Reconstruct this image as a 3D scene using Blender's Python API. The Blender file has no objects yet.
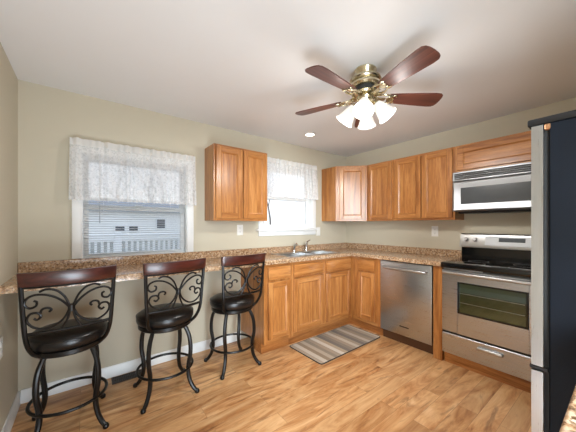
import bpy, bmesh, math, random
from mathutils import Vector, Matrix

random.seed(7)
C = bpy.context.scene
COL = C.collection
PI = math.pi

# ------------------------------------------------------------------ camera
cam_d = bpy.data.cameras.new('camera')
cam = bpy.data.objects.new('camera', cam_d)
COL.objects.link(cam)
cam.location = (-3.12, -2.632, 1.26)
cam.rotation_euler = (PI / 2, 0, math.radians(-37.45))
cam_d.sensor_fit = 'HORIZONTAL'
cam_d.sensor_width = 36
cam_d.lens = 264 / 576 * 36
cam_d.shift_y = 9 / 576
cam_d.clip_start = 0.02
C.camera = cam

# ------------------------------------------------------------------ world, light, exposure
W = bpy.data.worlds.new('world')
C.world = W
W.use_nodes = True
wn = W.node_tree.nodes
wl = W.node_tree.links
wtc = wn.new('ShaderNodeTexCoord')
wsx = wn.new('ShaderNodeSeparateXYZ')
wl.new(wtc.outputs['Generated'], wsx.inputs[0])
wr = wn.new('ShaderNodeValToRGB')
wl.new(wsx.outputs['Z'], wr.inputs[0])
wr.color_ramp.elements[0].position = 0.0
wr.color_ramp.elements[0].color = (0.95, 0.975, 1.0, 1)
wr.color_ramp.elements[1].position = 0.45
wr.color_ramp.elements[1].color = (0.66, 0.80, 1.0, 1)
wbg = wn['Background']
wl.new(wr.outputs[0], wbg.inputs[0])
wbg.inputs[1].default_value = 1.12

def area(name, loc, target, sx, sy, power, color):
    d = bpy.data.lights.new(name, 'AREA')
    d.shape = 'RECTANGLE'
    d.size = sx
    d.size_y = sy
    d.energy = power
    d.color = color
    o = bpy.data.objects.new(name, d)
    COL.objects.link(o)
    o.location = loc
    o.rotation_euler = (Vector(target) - Vector(loc)).to_track_quat('-Z', 'Y').to_euler()
    return o

# added fill lamp behind the camera, standing in for adjoining-room daylight
rear_fill = area('rear_fill_lamp', (-2.75, -3.6, 1.5), (-0.7, -1.1, 0.5), 0.8, 1.2, 38, (0.84, 0.93, 1.0))
rear_fill.data.spread = math.radians(80)
area('ceiling_fill_lamp', (-2.55, -2.95, 0.35), (-1.75, -1.0, 2.285), 1.4, 1.0, 60, (0.76, 0.89, 1.0))  # added fill lamp that washes the ceiling in the manner of a flash
FAN_GLOW = 0.6
BULB_POWER = 2.6
SPOT_POWER = 13.5
CAN_POWER = 4.5
C.view_settings.view_transform = 'Standard'
C.view_settings.look = 'None'
C.view_settings.gamma = 1.0
C.view_settings.use_curve_mapping = False
C.view_settings.exposure = 0.40
C.cycles.max_bounces = 10
C.cycles.transparent_max_bounces = 24
C.cycles.sample_clamp_indirect = 6.0
C.cycles.use_denoising = True

# ------------------------------------------------------------------ materials
def lin(r, g, b):
    def f(c):
        c /= 255.0
        return c / 12.92 if c <= 0.04045 else ((c + 0.055) / 1.055) ** 2.4
    return (f(r), f(g), f(b), 1.0)

class M:
    def __init__(s, name):
        s.m = bpy.data.materials.new(name)
        s.m.use_nodes = True
        s.n = s.m.node_tree.nodes
        s.l = s.m.node_tree.links
        s.p = s.n['Principled BSDF']
        s.out = s.n['Material Output']
    def new(s, t, **kw):
        n = s.n.new(t)
        for k, v in kw.items():
            setattr(n, k, v)
        return n
    def coords(s, scale=(1, 1, 1), rnd=True):
        tc = s.new('ShaderNodeTexCoord')
        mp = s.new('ShaderNodeMapping')
        mp.inputs['Scale'].default_value = scale
        if rnd:
            oi = s.new('ShaderNodeObjectInfo')
            mu = s.new('ShaderNodeVectorMath', operation='SCALE')
            mu.inputs[0].default_value = (37, 53, 71)
            s.l.new(oi.outputs['Random'], mu.inputs['Scale'])
            ad = s.new('ShaderNodeVectorMath', operation='ADD')
            s.l.new(tc.outputs['Object'], ad.inputs[0])
            s.l.new(mu.outputs[0], ad.inputs[1])
            s.l.new(ad.outputs[0], mp.inputs['Vector'])
        else:
            s.l.new(tc.outputs['Object'], mp.inputs['Vector'])
        return mp.outputs[0]
    def noise(s, vec, scale, detail=4, rough=0.55, dist=0.0):
        n = s.new('ShaderNodeTexNoise')
        n.inputs['Scale'].default_value = scale
        n.inputs['Detail'].default_value = detail
        n.inputs['Roughness'].default_value = rough
        n.inputs['Distortion'].default_value = dist
        s.l.new(vec, n.inputs['Vector'])
        return n.outputs['Fac']
    def ramp(s, fac, stops, interp='LINEAR'):
        r = s.new('ShaderNodeValToRGB')
        cr = r.color_ramp
        cr.interpolation = interp
        while len(cr.elements) < len(stops):
            cr.elements.new(0.5)
        for e, (p, c) in zip(cr.elements, stops):
            e.position = p
            e.color = c
        s.l.new(fac, r.inputs[0])
        return r.outputs[0]
    def mix(s, fac, a, b, mode='MIX'):
        n = s.new('ShaderNodeMix', data_type='RGBA', blend_type=mode)
        for sock, v in ((n.inputs[0], fac), (n.inputs[6], a), (n.inputs[7], b)):
            if isinstance(v, bpy.types.NodeSocket):
                s.l.new(v, sock)
            else:
                sock.default_value = v
        return n.outputs[2]
    def bump(s, h, strength=0.2, dist=0.01):
        b = s.new('ShaderNodeBump')
        b.inputs['Strength'].default_value = strength
        b.inputs['Distance'].default_value = dist
        s.l.new(h, b.inputs['Height'])
        s.l.new(b.outputs[0], s.p.inputs['Normal'])
    def set(s, color=None, rough=None, metal=None, **kw):
        if color is not None:
            if isinstance(color, bpy.types.NodeSocket):
                s.l.new(color, s.p.inputs['Base Color'])
            else:
                s.p.inputs['Base Color'].default_value = color
        if rough is not None:
            s.p.inputs['Roughness'].default_value = rough
        if metal is not None:
            s.p.inputs['Metallic'].default_value = metal
        for k, v in kw.items():
            s.p.inputs[k.replace('_', ' ')].default_value = v
        return s.m

def plain(name, rgb, rough=0.5, metal=0.0, var=0.06, scale=8.0, **kw):
    m = M(name)
    v = m.coords()
    f = m.noise(v, scale, 3)
    c = lin(*rgb)
    lo = tuple(x * (1 - var) for x in c[:3]) + (1,)
    hi = tuple(min(1, x * (1 + var)) for x in c[:3]) + (1,)
    col = m.ramp(f, [(0.3, lo), (0.7, hi)])
    return m.set(col, rough, metal, **kw)

def painted(name, rgb, rough=0.7):
    m = M(name)
    v = m.coords(rnd=False)
    f = m.noise(v, 2.0, 3)
    c = lin(*rgb)
    col = m.ramp(f, [(0.3, tuple(x * 0.98 for x in c[:3]) + (1,)), (0.7, c)])
    m.bump(m.noise(v, 220, 2), 0.04, 0.002)
    return m.set(col, rough, 0, Specular_IOR_Level=0.3)

wall_paint = painted('wall_paint', (201, 193, 173), 0.65)
ceiling_paint = painted('ceiling_paint', (232, 232, 232), 0.85)
trim_paint = plain('white_trim_paint', (236, 237, 236), 0.35, 0, 0.02)

def oak(name, scale, tones=None):
    m = M(name)
    v = m.coords(scale)
    t = tones or ((140, 84, 38), (181, 120, 63), (203, 146, 87))
    big = m.noise(v, 1.6, 6, 0.6, 1.2)
    col = m.ramp(big, [(0.30, lin(*t[0])), (0.50, lin(*t[1])), (0.72, lin(*t[2]))])
    v2 = m.coords(tuple(x * 4 for x in scale))
    fine = m.noise(v2, 3.0, 5, 0.65)
    dk = m.ramp(fine, [(0.38, (0.62, 0.55, 0.48, 1)), (0.55, (1, 1, 1, 1))])
    col = m.mix(0.6, col, dk, 'MULTIPLY')
    m.bump(fine, 0.08, 0.002)
    return m.set(col, 0.33, 0, Coat_Weight=0.25, Coat_Roughness=0.22)

oak_v = oak('oak_vertical_grain', (9, 9, 0.7))
oak_h = oak('oak_horizontal_grain', (0.7, 9, 9))
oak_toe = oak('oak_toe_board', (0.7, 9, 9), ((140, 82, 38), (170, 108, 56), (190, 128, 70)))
OAK = [oak_v, oak_h]

def cherry_mat():
    m = M('cherry_wood')
    v = m.coords((2, 20, 20))
    f = m.noise(v, 2.0, 6, 0.6, 0.8)
    col = m.ramp(f, [(0.3, lin(38, 14, 10)), (0.55, lin(68, 27, 19)), (0.8, lin(94, 41, 29))])
    return m.set(col, 0.3, 0, Coat_Weight=0.3, Coat_Roughness=0.2)
cherry = cherry_mat()

def blade_mat():
    m = M('mahogany_blade')
    v = m.coords((1.2, 22, 22))
    f = m.noise(v, 2.0, 6, 0.6, 0.6)
    col = m.ramp(f, [(0.3, lin(62, 31, 25)), (0.55, lin(92, 50, 40)), (0.8, lin(116, 68, 55))])
    return m.set(col, 0.42, 0, Coat_Weight=0.2, Coat_Roughness=0.35)
blade_wood = blade_mat()

def granite_mat():
    m = M('speckled_granite')
    v = m.coords(rnd=False)
    vo = m.new('ShaderNodeTexVoronoi')
    vo.inputs['Scale'].default_value = 105
    m.l.new(v, vo.inputs['Vector'])
    sx = m.new('ShaderNodeSeparateColor')
    m.l.new(vo.outputs['Color'], sx.inputs[0])
    c1 = m.ramp(sx.outputs[0], [(0.0, lin(70, 50, 36)), (0.18, lin(132, 96, 66)), (0.40, lin(174, 138, 102)),
                                (0.66, lin(194, 162, 126)), (0.88, lin(218, 198, 172))], 'CONSTANT')
    f2 = m.noise(v, 60, 5, 0.7)
    c2 = m.ramp(f2, [(0.35, lin(108, 76, 52)), (0.5, lin(182, 146, 110)), (0.68, lin(226, 206, 184))])
    col = m.mix(0.45, c1, c2)
    return m.set(col, 0.22, 0, Coat_Weight=0.2, Coat_Roughness=0.1)
granite = granite_mat()

def floor_mat():
    m = M('wood_plank_floor')
    v = m.coords(rnd=False)
    br = m.new('ShaderNodeTexBrick')
    br.offset = 0.37
    br.offset_frequency = 2
    br.inputs['Scale'].default_value = 1.0
    br.inputs['Brick Width'].default_value = 1.05
    br.inputs['Row Height'].default_value = 0.118
    br.inputs['Mortar Size'].default_value = 0.0011
    br.inputs['Mortar Smooth'].default_value = 0.2
    br.inputs['Color1'].default_value = (0, 0, 0, 1)
    br.inputs['Color2'].default_value = (1, 1, 1, 1)
    br.inputs['Mortar'].default_value = (0.5, 0.5, 0.5, 1)
    m.l.new(v, br.inputs['Vector'])
    sc = m.new('ShaderNodeVectorMath', operation='SCALE')
    sc.inputs['Scale'].default_value = 23.0
    m.l.new(br.outputs['Color'], sc.inputs[0])
    ad = m.new('ShaderNodeVectorMath', operation='ADD')
    m.l.new(v, ad.inputs[0])
    m.l.new(sc.outputs[0], ad.inputs[1])
    mp = m.new('ShaderNodeMapping')
    mp.inputs['Scale'].default_value = (0.9, 4.2, 1)
    m.l.new(ad.outputs[0], mp.inputs['Vector'])
    g1 = m.noise(mp.outputs[0], 1.5, 7, 0.62, 2.4)
    col = m.ramp(g1, [(0.27, lin(136, 86, 48)), (0.40, lin(188, 136, 88)), (0.54, lin(212, 167, 118)), (0.76, lin(230, 193, 147))])
    mp2 = m.new('ShaderNodeMapping')
    mp2.inputs['Scale'].default_value = (3, 40, 1)
    m.l.new(ad.outputs[0], mp2.inputs['Vector'])
    g2 = m.noise(mp2.outputs[0], 1.5, 4, 0.6, 0.4)
    fine = m.ramp(g2, [(0.35, (0.72, 0.66, 0.6, 1)), (0.6, (1, 1, 1, 1))])
    col = m.mix(0.35, col, fine, 'MULTIPLY')
    # dark knots and streaks
    mp3 = m.new('ShaderNodeMapping')
    mp3.inputs['Scale'].default_value = (1.6, 8, 1)
    m.l.new(ad.outputs[0], mp3.inputs['Vector'])
    g3 = m.noise(mp3.outputs[0], 1.1, 3, 0.5, 2.2)
    kn = m.ramp(g3, [(0.58, (0, 0, 0, 1)), (0.70, (1, 1, 1, 1))])
    col = m.mix(m_scale(m, kn, 0.55), col, lin(96, 56, 32))
    tone = m.ramp(br.outputs['Color'], [(0.0, (0.80, 0.76, 0.72, 1)), (1.0, (1.10, 1.09, 1.08, 1))])
    col = m.mix(1.0, col, tone, 'MULTIPLY')
    col = m.mix(m_scale(m, br.outputs['Fac'], 0.5), col, lin(92, 56, 30))
    return m.set(col, 0.34, 0, Specular_IOR_Level=0.45)

def m_scale(m, sock, k):
    n = m.new('ShaderNodeMath', operation='MULTIPLY')
    m.l.new(sock, n.inputs[0])
    n.inputs[1].default_value = k
    return n.outputs[0]
floor_wood = floor_mat()

def steel_mat(name, rgb=(186, 182, 178), rough=0.30, scale=(1, 60, 1)):
    m = M(name)
    v = m.coords(scale)
    f = m.noise(v, 6, 3)
    c = lin(*rgb)
    col = m.ramp(f, [(0.3, tuple(x * 0.93 for x in c[:3]) + (1,)), (0.7, c)])
    r = m.ramp(f, [(0.3, (rough * 0.85,) * 3 + (1,)), (0.7, (rough * 1.15,) * 3 + (1,))])
    m.l.new(r, m.p.inputs['Roughness'])
    return m.set(col, None, 1.0, Anisotropic=0.0)
steel = steel_mat('brushed_steel', (190, 194, 200), 0.30, (1, 1, 60))
steel_bright = steel_mat('bright_steel', (190, 189, 187), 0.38, (60, 1, 1))
chrome = plain('chrome', (225, 226, 228), 0.12, 1.0, 0.01)
brass = plain('antique_brass', (208, 198, 170), 0.25, 1.0, 0.04)
black_plastic = plain('black_plastic', (20, 20, 22), 0.35, 0, 0.05)
black_glass = plain('black_ceramic_glass', (10, 10, 12), 0.08, 0, 0.02)
dark_grille = plain('dark_grille', (46, 46, 48), 0.45, 0.2, 0.05)
wrought = plain('dark_bronze_metal', (10, 8, 7), 0.36, 0.2, 0.15, 30)
rubber = plain('black_rubber', (16, 16, 16), 0.7)
white_plastic = plain('white_plastic', (236, 235, 230), 0.35, 0, 0.015)
display_grey = plain('display_dark', (34, 44, 50), 0.5)
slot_dark = plain('dark_slot', (40, 40, 40), 0.6)
vent_metal = plain('brown_vent_metal', (62, 50, 42), 0.45, 0.4)
sink_steel = plain('sink_steel', (196, 198, 200), 0.36, 1.0, 0.02)

def leather_mat():
    m = M('black_leather')
    v = m.coords()
    vo = m.new('ShaderNodeTexVoronoi')
    vo.inputs['Scale'].default_value = 160
    m.l.new(v, vo.inputs['Vector'])
    m.bump(vo.outputs['Distance'], 0.12, 0.002)
    f = m.noise(v, 12, 3)
    col = m.ramp(f, [(0.3, lin(13, 11, 11)), (0.7, lin(23, 20, 19))])
    return m.set(col, 0.32, 0)
leather = leather_mat()

def fridge_side_mat():
    m = M('black_textured_steel')
    v = m.coords()
    f = m.noise(v, 260, 2)
    m.bump(f, 0.25, 0.002)
    f2 = m.noise(v, 4, 2)
    col = m.ramp(f2, [(0.3, lin(12, 16, 22)), (0.7, lin(18, 23, 31))])
    return m.set(col, 0.5, 0, Specular_IOR_Level=0.14)
fridge_black = fridge_side_mat()

def oven_glass_mat():
    m = M('oven_glass')
    v = m.coords(rnd=False)
    sx = m.new('ShaderNodeSeparateXYZ')
    m.l.new(v, sx.inputs[0])
    f = m.noise(v, 5, 2)
    col = m.ramp(f, [(0.3, lin(34, 40, 22)), (0.7, lin(52, 54, 26))])
    return m.set(col, 0.06, 0, Specular_IOR_Level=0.8, Coat_Weight=1.0, Coat_Roughness=0.03, Coat_Tint=(0.75, 1.0, 0.9, 1))
oven_glass = oven_glass_mat()
mw_glass = plain('microwave_window', (70, 74, 78), 0.18, 0, 0.04, Coat_Weight=0.5)

def rug_mat():
    m = M('striped_woven_rug')
    v = m.coords(rnd=False)
    sx = m.new('ShaderNodeSeparateXYZ')
    m.l.new(v, sx.inputs[0])
    mr = m.new('ShaderNodeMapRange')
    mr.inputs['From Min'].default_value = -0.48
    mr.inputs['From Max'].default_value = 0.48
    m.l.new(sx.outputs['X'], mr.inputs['Value'])
    g = [(168, 154, 136), (196, 186, 172), (150, 132, 112), (178, 165, 148), (146, 134, 120), (164, 150, 132),
         (206, 198, 186), (176, 160, 138), (122, 115, 108), (138, 128, 116), (160, 146, 130), (190, 180, 164), (156, 144, 128),
         (116, 110, 104), (140, 130, 118), (180, 170, 156), (150, 138, 122), (138, 128, 116), (168, 156, 140), (196, 186, 170)]
    stops = [(i / len(g), lin(*c)) for i, c in enumerate(g)]
    col = m.ramp(mr.outputs[0], stops, 'CONSTANT')
    w = m.noise(m.coords((300, 300, 300), False), 1.0, 2)
    col = m.mix(0.35, col, m.ramp(w, [(0.3, (0.6, 0.6, 0.6, 1)), (0.7, (1.1, 1.1, 1.1, 1))]), 'MULTIPLY')
    m.bump(w, 0.4, 0.004)
    return m.set(col, 0.85, 0)
rug_weave = rug_mat()
rug_edge = plain('rug_binding', (74, 66, 60), 0.9)

def pane_mat():
    m = M('window_glass')
    tr = m.new('ShaderNodeBsdfTransparent')
    gl = m.new('ShaderNodeBsdfGlossy')
    gl.inputs['Roughness'].default_value = 0.02
    fr = m.new('ShaderNodeFresnel')
    fr.inputs['IOR'].default_value = 1.35
    mx = m.new('ShaderNodeMixShader')
    m.l.new(fr.outputs[0], mx.inputs[0])
    m.l.new(tr.outputs[0], mx.inputs[1])
    m.l.new(gl.outputs[0], mx.inputs[2])
    m.l.new(mx.outputs[0], m.out.inputs[0])
    return m.m
glass = pane_mat()

def lace_mat():
    m = M('white_lace')
    v = m.coords(rnd=False)
    vo = m.new('ShaderNodeTexVoronoi', feature='DISTANCE_TO_EDGE')
    vo.inputs['Scale'].default_value = 26
    m.l.new(v, vo.inputs['Vector'])
    n1 = m.noise(v, 34, 4, 0.7, 1.0)
    pat = m.ramp(n1, [(0.44, (0, 0, 0, 1)), (0.56, (1, 1, 1, 1))])
    edge = m.ramp(vo.outputs['Distance'], [(0.03, (1, 1, 1, 1)), (0.09, (0, 0, 0, 1))])
    both = m.mix(1.0, pat, edge, 'LIGHTEN')
    mr = m.new('ShaderNodeMapRange')
    mr.inputs['To Min'].default_value = 0.46
    mr.inputs['To Max'].default_value = 0.62
    m.l.new(both, mr.inputs['Value'])
    tr = m.new('ShaderNodeBsdfTransparent')
    df = m.new('ShaderNodeBsdfDiffuse')
    df.inputs['Color'].default_value = lin(246, 246, 246)
    tl = m.new('ShaderNodeBsdfTranslucent')
    tl.inputs['Color'].default_value = lin(246, 246, 246)
    a = m.new('ShaderNodeMixShader')
    a.inputs[0].default_value = 0.35
    m.l.new(df.outputs[0], a.inputs[1])
    m.l.new(tl.outputs[0], a.inputs[2])
    b = m.new('ShaderNodeMixShader')
    m.l.new(mr.outputs[0], b.inputs[0])
    m.l.new(tr.outputs[0], b.inputs[1])
    m.l.new(a.outputs[0], b.inputs[2])
    m.l.new(b.outputs[0], m.out.inputs[0])
    return m.m
lace = lace_mat()

def translucent_mat(name, rgb, t=0.35):
    m = M(name)
    v = m.coords()
    c = m.ramp(m.noise(v, 5, 2), [(0.3, lin(*[x - 4 for x in rgb])), (0.7, lin(*rgb))])
    df = m.new('ShaderNodeBsdfDiffuse')
    tl = m.new('ShaderNodeBsdfTranslucent')
    m.l.new(c, df.inputs['Color'])
    m.l.new(c, tl.inputs['Color'])
    a = m.new('ShaderNodeMixShader')
    a.inputs[0].default_value = t
    m.l.new(df.outputs[0], a.inputs[1])
    m.l.new(tl.outputs[0], a.inputs[2])
    m.l.new(a.outputs[0], m.out.inputs[0])
    return m.m
slat_white = translucent_mat('white_vinyl_slat', (240, 241, 242), 0.3)
hem_white = translucent_mat('gathered_lace_hem', (246, 246, 245), 0.45)

def glow(name, rgb, strength):
    m = M(name)
    v = m.coords()
    c = m.ramp(m.noise(v, 3, 2), [(0.3, tuple(x * 0.96 for x in rgb) + (1,)), (0.7, tuple(rgb) + (1,))])
    m.l.new(c, m.p.inputs['Emission Color'])
    m.p.inputs['Emission Strength'].default_value = strength
    return m.set(lin(150, 148, 144), 0.3, 0)
shade_glow = glow('lit_frosted_glass', (1.0, 0.93, 0.84), FAN_GLOW)
bulb_glow = glow('lit_bulb', (1.0, 0.93, 0.84), FAN_GLOW * 1.2)
can_glow = glow('lit_downlight_lens', (1.0, 0.92, 0.8), 7.0)

snow = plain('winter_lawn', (150, 150, 142), 0.9, 0, 0.2, 0.5)
deck_wood = plain('grey_deck_boards', (168, 166, 162), 0.8, 0, 0.1)
rail_paint = plain('white_railing_paint', (232, 234, 236), 0.5, 0, 0.03)
siding = plain('pale_siding', (240, 241, 240), 0.7, 0, 0.03)
roof_grey = plain('grey_shingle_roof', (150, 152, 158), 0.9, 0, 0.1, 20)
dark_pane = plain('dark_house_glass', (70, 78, 88), 0.15)
bark = plain('grey_bark', (138, 132, 128), 0.9, 0, 0.15, 6)

# ------------------------------------------------------------------ mesh builder
class MB:
    def __init__(s):
        s.v = []
        s.f = []
        s.mi = []
        s.cur = 0
    def mat(s, i):
        s.cur = i
        return s
    def add(s, vs, fs):
        b = len(s.v)
        s.v += [tuple(v) for v in vs]
        for f in fs:
            s.f.append(tuple(i + b for i in f))
            s.mi.append(s.cur)
        return s
    def box(s, x0, x1, y0, y1, z0, z1, bev=0.0, seg=2):
        if bev <= 0:
            vs = [(x0, y0, z0), (x1, y0, z0), (x1, y1, z0), (x0, y1, z0), (x0, y0, z1), (x1, y0, z1), (x1, y1, z1), (x0, y1, z1)]
            return s.add(vs, [(3, 2, 1, 0), (4, 5, 6, 7), (0, 1, 5, 4), (1, 2, 6, 5), (2, 3, 7, 6), (3, 0, 4, 7)])
        bm = bmesh.new()
        bmesh.ops.create_cube(bm, size=1)
        for v in bm.verts:
            v.co = ((x0 + x1) / 2 + v.co.x * (x1 - x0), (y0 + y1) / 2 + v.co.y * (y1 - y0), (z0 + z1) / 2 + v.co.z * (z1 - z0))
        bmesh.ops.bevel(bm, geom=bm.edges[:], offset=bev, segments=seg, affect='EDGES', profile=0.5)
        s.bm(bm)
        return s
    def bm(s, bm):
        bm.verts.index_update()
        s.add([v.co[:] for v in bm.verts], [[v.index for v in f.verts] for f in bm.faces])
        bm.free()
        return s
    def tube(s, pts, r, n=10, cap=True, closed=False):
        pts = [Vector(p) for p in pts]
        m = len(pts)
        rs = r if isinstance(r, (list, tuple)) else [r] * m
        vs = []
        up = None
        for i, p in enumerate(pts):
            if closed:
                t = (pts[(i + 1) % m] - pts[i - 1]).normalized()
            else:
                t = (pts[min(i + 1, m - 1)] - pts[max(i - 1, 0)]).normalized()
            if up is None:
                a = Vector((0, 0, 1)) if abs(t.z) < 0.9 else Vector((1, 0, 0))
                up = (a - t * a.dot(t)).normalized()
            else:
                up = (up - t * up.dot(t)).normalized()
            w = t.cross(up)
            for k in range(n):
                a = 2 * PI * k / n
                vs.append(p + (up * math.cos(a) + w * math.sin(a)) * rs[i])
        fs = []
        for i in range(m if closed else m - 1):
            j = (i + 1) % m
            for k in range(n):
                fs.append((i * n + k, i * n + (k + 1) % n, j * n + (k + 1) % n, j * n + k))
        if cap and not closed:
            fs.append(tuple(range(n))[::-1])
            fs.append(tuple((m - 1) * n + k for k in range(n)))
        return s.add(vs, fs)
    def lathe(s, prof, n=28, mtx=None, cx=0, cy=0, cz=0, a0=0, a1=2 * PI):
        vs = []
        for r, z in prof:
            for k in range(n):
                a = 2 * PI * k / n
                p = Vector((r * math.cos(a), r * math.sin(a), z))
                if mtx is not None:
                    p = mtx @ p
                vs.append((p.x + cx, p.y + cy, p.z + cz))
        fs = []
        for i in range(len(prof) - 1):
            for k in range(n):
                fs.append((i * n + k, i * n + (k + 1) % n, (i + 1) * n + (k + 1) % n, (i + 1) * n + k))
        if prof[0][0] > 1e-5:
            pass
        return s.add(vs, fs)
    def prism(s, poly, z0, z1):
        n = len(poly)
        vs = [(x, y, z0) for x, y in poly] + [(x, y, z1) for x, y in poly]
        fs = [tuple(range(n))[::-1], tuple(range(n, 2 * n))]
        for k in range(n):
            fs.append((k, (k + 1) % n, n + (k + 1) % n, n + k))
        return s.add(vs, fs)
    def xf(s, mtx, start=0):
        for i in range(start, len(s.v)):
            s.v[i] = tuple(mtx @ Vector(s.v[i]))
        return s

def obj(name, mb, mats, parent=None, sharp=35):
    me = bpy.data.meshes.new(name)
    me.from_pydata(mb.v, [], mb.f)
    if not isinstance(mats, (list, tuple)):
        mats = [mats]
    for m in mats:
        me.materials.append(m)
    bm = bmesh.new()
    bm.from_mesh(me)
    bmesh.ops.remove_doubles(bm, verts=bm.verts[:], dist=1e-6)
    bmesh.ops.recalc_face_normals(bm, faces=bm.faces[:])
    bm.to_mesh(me)
    bm.free()
    if len(mats) > 1 and len(me.polygons) == len(mb.mi):
        for p, i in zip(me.polygons, mb.mi):
            p.material_index = i
    for p in me.polygons:
        p.use_smooth = True
    me.set_sharp_from_angle(angle=math.radians(sharp))
    o = bpy.data.objects.new(name, me)
    COL.objects.link(o)
    if parent is not None:
        o.parent = parent
    return o

def thing(name, label, cat, loc=(0, 0, 0), rotz=0.0, group=None):
    o = bpy.data.objects.new(name, None)
    COL.objects.link(o)
    o.empty_display_size = 0.1
    o.location = loc
    o.rotation_euler = (0, 0, rotz)
    tag(o, label, cat, group)
    return o

def tag(o, label, cat, group=None):
    o['label'] = label
    o['category'] = cat
    if group:
        o['group'] = group
    return o

def struct(name, mb, mats, parent=None):
    o = obj(name, mb, mats, parent)
    if parent is None:
        o['kind'] = 'structure'
    return o

def copy_tree(o, parent=None):
    c = o.copy()
    COL.objects.link(c)
    if parent is not None:
        c.parent = parent
    for ch in list(o.children):
        copy_tree(ch, c)
    return c

def spline(pts, k=6):
    P = [Vector(p) for p in pts]
    out = []
    n = len(P)
    for i in range(n - 1):
        p0 = P[i - 1] if i else P[0] * 2 - P[1]
        p1, p2 = P[i], P[i + 1]
        p3 = P[i + 2] if i + 2 < n else P[-1] * 2 - P[-2]
        for j in range(k):
            t = j / k
            out.append(0.5 * ((2 * p1) + (p2 - p0) * t + (2 * p0 - 5 * p1 + 4 * p2 - p3) * t * t + (3 * p1 - p0 - 3 * p2 + p3) * t ** 3))
    out.append(P[-1])
    return out

# ------------------------------------------------------------------ room shell
XL, YF, ZC = -3.50, -3.19, 2.285
struct('floor', MB().box(XL - 0.1, 0.1, -4.6, 0.14, -0.08, 0), floor_wood)
struct('ceiling', MB().box(XL - 0.1, 0.1, -4.6, 0.14, ZC, ZC + 0.1), ceiling_paint)
W1 = (-3.150, -2.337, 0.975, 1.83)
W2 = (-1.480, -0.700, 1.215, 1.97)
b = MB()
T = 0.14
b.box(XL - 0.1, W1[0], 0, T, 0, ZC)
b.box(W1[0], W1[1], 0, T, 0, W1[2])
b.box(W1[0], W1[1], 0, T, W1[3], ZC)
b.box(W1[1], W2[0], 0, T, 0, ZC)
b.box(W2[0], W2[1], 0, T, 0, W2[2])
b.box(W2[0], W2[1], 0, T, W2[3], ZC)
b.box(W2[1], 0.1, 0, T, 0, ZC)
struct('wall_back', b, wall_paint)
struct('wall_left', MB().box(XL - 0.1, XL, -4.6, 0, 0, ZC), wall_paint)
struct('wall_right', MB().box(0, 0.1, YF - 0.1, 0, 0, ZC), wall_paint)
struct('wall_front', MB().box(-2.45, 0, YF - 0.1, YF, 0, ZC), wall_paint)

def baseboard_profile(b, along, a0, a1):
    prof = [(0.0, 0.0), (0.016, 0.0), (0.016, 0.066), (0.011, 0.074), (0.011, 0.082), (0.006, 0.092), (0.0, 0.092)]
    n = len(prof)
    vs = []
    for a in (a0, a1):
        for d, z in prof:
            vs.append((a, -d, z) if along == 'x' else (XL + d, a, z))
    fs = [tuple(range(n)), tuple(range(2 * n - 1, n - 1, -1))]
    for k in range(n):
        fs.append((k, (k + 1) % n, n + (k + 1) % n, n + k))
    b.add(vs, fs)
    return b
struct('baseboard_back', baseboard_profile(MB(), 'x', XL + 0.016, -1.765), trim_paint)
struct('baseboard_left', baseboard_profile(MB(), 'y', -4.5, 0.0), trim_paint)

def rect_frame(b, x0, x1, z0, z1, w, y0, y1, bev=0.002):
    b.box(x0, x0 + w, y0, y1, z0, z1, bev, 1)
    b.box(x1 - w, x1, y0, y1, z0, z1, bev, 1)
    b.box(x0 + w, x1 - w, y0, y1, z1 - w, z1, bev, 1)
    b.box(x0 + w, x1 - w, y0, y1, z0, z0 + w, bev, 1)
    return b

def window(name, o, casing_w, stool):
    x0, x1, z0, z1 = o
    t = bpy.data.objects.new(name, None)
    COL.objects.link(t)
    t.location = ((x0 + x1) / 2, 0, z0)
    t['kind'] = 'structure'
    sh = Matrix.Translation((-(x0 + x1) / 2, 0, -z0))
    def part(n, b, m, p=t):
        return obj(n, b.xf(sh), m, p)
    c = MB()
    cw = casing_w
    c.box(x0 - cw, x0 + 0.006, -0.018, -0.0005, (z0 if stool else 0.998), z1 + cw, 0.004)
    c.box(x1 - 0.006, x1 + cw, -0.018, -0.0005, (z0 if stool else 0.998), z1 + cw, 0.004)
    c.box(x0 + 0.006, x1 - 0.006, -0.018, -0.0005, z1 - 0.006, z1 + cw, 0.004)
    part('casing', c, trim_paint)
    j = MB()
    j.box(x0, x0 + 0.012, 0, 0.13, z0, z1)
    j.box(x1 - 0.012, x1, 0, 0.13, z0, z1)
    j.box(x0 + 0.012, x1 - 0.012, 0, 0.13, z1 - 0.012, z1)
    j.box(x0 + 0.012, x1 - 0.012, 0, 0.13, z0, z0 + 0.012)
    part('jamb', j, trim_paint)
    zm = (z0 + z1) / 2
    a, e = x0 + 0.013, x1 - 0.013
    us = part('upper_sash', rect_frame(MB(), a, e, zm - 0.018, z1 - 0.013, 0.036, 0.085, 0.110), trim_paint)
    part('pane', MB().box(a + 0.036, e - 0.036, 0.095, 0.099, zm + 0.018, z1 - 0.049), glass, us)
    ls = part('lower_sash', rect_frame(MB(), a, e, z0 + 0.013, zm + 0.018, 0.036, 0.056, 0.083), trim_paint)
    part('pane', MB().box(a + 0.036, e - 0.036, 0.068, 0.072, z0 + 0.049, zm - 0.018), glass, ls)
    k = MB().box((x0 + x1) / 2 - 0.03, (x0 + x1) / 2 + 0.03, 0.048, 0.070, zm + 0.018, zm + 0.032, 0.003)
    part('sash_lock', k, white_plastic, ls)
    if stool:
        s = MB().box(x0 - cw - 0.03, x1 + cw + 0.02, -0.055, 0.0, z0 - 0.024, z0, 0.006)
        part('window_stool', s, trim_paint)
        s = MB().box(x0 - cw, x1 + cw, -0.02, 0.0, z0 - 0.085, z0 - 0.024, 0.005)
        part('window_apron', s, trim_paint)
    return t
window('window_1', W1, 0.056, False)
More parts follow.
